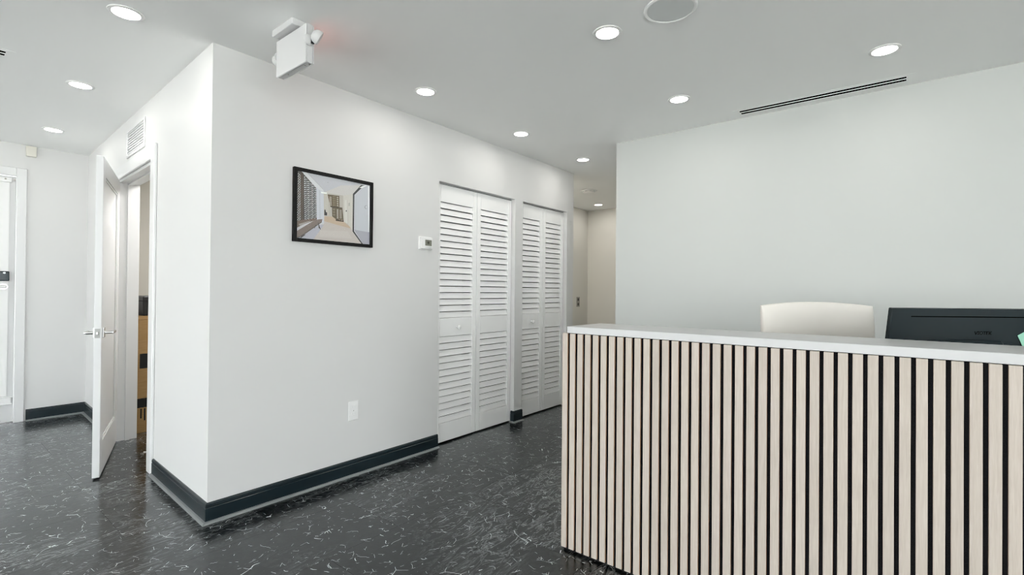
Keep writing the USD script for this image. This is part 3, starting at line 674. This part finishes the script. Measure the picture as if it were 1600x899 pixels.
for k in range(5):
    a = 2 * math.pi * k / 5 + .3
    lg = bx(0, .30, -.022, .022, .085, .115, .006); rot(lg, a, (0, 0, 1)); lg.apply_translation((0, -.26, 0))
    part(oc, 'base_arm', lg, 'metal_brushed')
    c = cyl(.03, .045, (0, -.0225, .03), 'y', 24); c = cat_([c, cyl(.008, .04, (0, 0, .05), n=10)]); rot(c, a, (0, 0, 1)); c.apply_translation((.285 * math.cos(a), -.26 + .285 * math.sin(a), 0))
    part(oc, 'caster', c, 'black_satin', smooth=40)

# ------------------------------------------------------------------ monitor on the work surface, its back toward the camera, with a green note
MW, MH = .610, .360; tilt = math.radians(9)
ml = np.array([2.752, 1.483])                           # left edge of its back
yaw_m = .6567
mx = np.array([math.cos(yaw_m), math.sin(yaw_m)]); my = np.array([-math.sin(yaw_m), math.cos(yaw_m)])
mc = ml[:2] + mx * MW / 2
mo = thing('computer_monitor', 'black computer monitor seen from behind at the right end of the counter', 'monitor', (mc[0], mc[1], .745), yaw_m)   # local -y faces the camera
ZTOP = 1.148 - .745
def mt(t): rot(t, tilt, (1, 0, 0), (0, 0, ZTOP)); return t          # top stays, foot leans away... the top comes forward
shell = mt(bx(-MW / 2, MW / 2, 0, .022, ZTOP - MH, ZTOP, .003))
part(mo, 'rear_shell', shell, 'monitor_black')
part(mo, 'screen', mt(bx(-MW / 2 + .006, MW / 2 - .006, .022, .024, ZTOP - MH + .015, ZTOP - .006)), 'monitor_gloss', 'dark screen facing the chair')
part(mo, 'vent_slot', mt(bx(-MW / 2 + .078, MW / 2 - .078, -.0008, .001, ZTOP - .034, ZTOP - .030)), 'slot_black', 'thin black groove across the back')
part(mo, 'rear_hump', mt(bx(-.14, .14, -.022, .001, ZTOP - .31, ZTOP - .125, .012)), 'monitor_black')
lg = meshkit.text_mesh('VIOTEK', .013, .0008, bold=True); lg.apply_transform(trimesh.transformations.rotation_matrix(math.pi / 2, (1, 0, 0)))
lg.apply_translation(-lg.bounds.mean(0)); lg.apply_translation((.064, -.0006, ZTOP - .097))
part(mo, 'logo', mt(lg), 'monitor_gloss', 'small dark glossy lettering')
part(mo, 'stand_neck', bx(-.03, .03, .008, .05, .012, ZTOP - .16, .006), 'monitor_black')
part(mo, 'stand_base', rbox(-.12, .12, -.07, .13, 0, .012, .005), 'monitor_black')
nt = bx(-.038, .038, -.0013, -.0003, -.038, .038)
rot(nt, math.radians(-31), (0, 1, 0)); nt.apply_translation((.237 + .013, -.002, ZTOP - .118)); mt(nt)
nt.apply_transform(trimesh.transformations.rotation_matrix(yaw_m, (0, 0, 1))); nt.apply_translation((mc[0], mc[1], .745))
solo('sticky_note', nt, 'note_green', 'mint green note stuck askew on the back of the monitor', 'note')

# ------------------------------------------------------------------ storage room: stacked cartons seen through the door gap
def carton(x0, x1, y0, y1, z0, z1, label, marks=()):
    c = thing('cardboard_box', label, 'box', ((x0 + x1) / 2, (y0 + y1) / 2, z0), group=None)
    w, d, h = (x1 - x0) / 2, (y1 - y0) / 2, z1 - z0
    part(c, 'carton', bx(-w, w, -d, d, 0, h - .003, .003), 'cardboard')
    part(c, 'flap', bx(-w, w, -d, -.002, h - .004, h, .001), 'cardboard'); part(c, 'flap', bx(-w, w, .002, d, h - .004, h, .001), 'cardboard')
    part(c, 'tape', cat_([bx(-w - .0006, w + .0006, -.025, .025, h - .0005, h + .0006), bx(w, w + .0006, -.025, .025, max(.004, h - .07), h)]), 'tape_tan')
    for (a, b, e, f, mt_) in marks: part(c, 'printed_mark', bx(w + .0003, w + .001, a, b, e, f), mt_)
bx0, bx1, by0, by1 = -2.60, -2.15, .225, .66
carton(bx0, bx1, by0, by1, 0.0, .29, 'bottom cardboard box of the stack behind the half open door', [(-.217, .2, .209, .285, 'black_matt'), (-.19, -.18, .12, .2, 'black_matt'), (-.165, -.155, .10, .2, 'black_matt')])
carton(bx0 + .01, bx1, by0 + .003, by1, .291, .938, 'tall brown cardboard box in the middle of the stack behind the open door', [(-.2, -.13, .243, .365, 'black_matt')])
carton(bx0 + .03, bx1 - .004, by0 + .004, by1 - .02, .9395, .970, 'flat cardboard box near the top of the stack in the storage room')
bc = thing('equipment_case', 'black equipment case on top of the stacked cardboard boxes', 'case', (-2.37, .45, .971))
part(bc, 'body', bx(-.19, .21, -.186, .19, 0, .165, .008), 'black_satin'); part(bc, 'lid_band', bx(-.192, .212, -.188, .192, .12, .128, .002), 'black_matt')
part(bc, 'carry_handle', tube([(.0, -.06, .165), (.0, -.06, .19), (.0, .06, .19), (.0, .06, .165)], .008), 'black_matt', smooth=40)
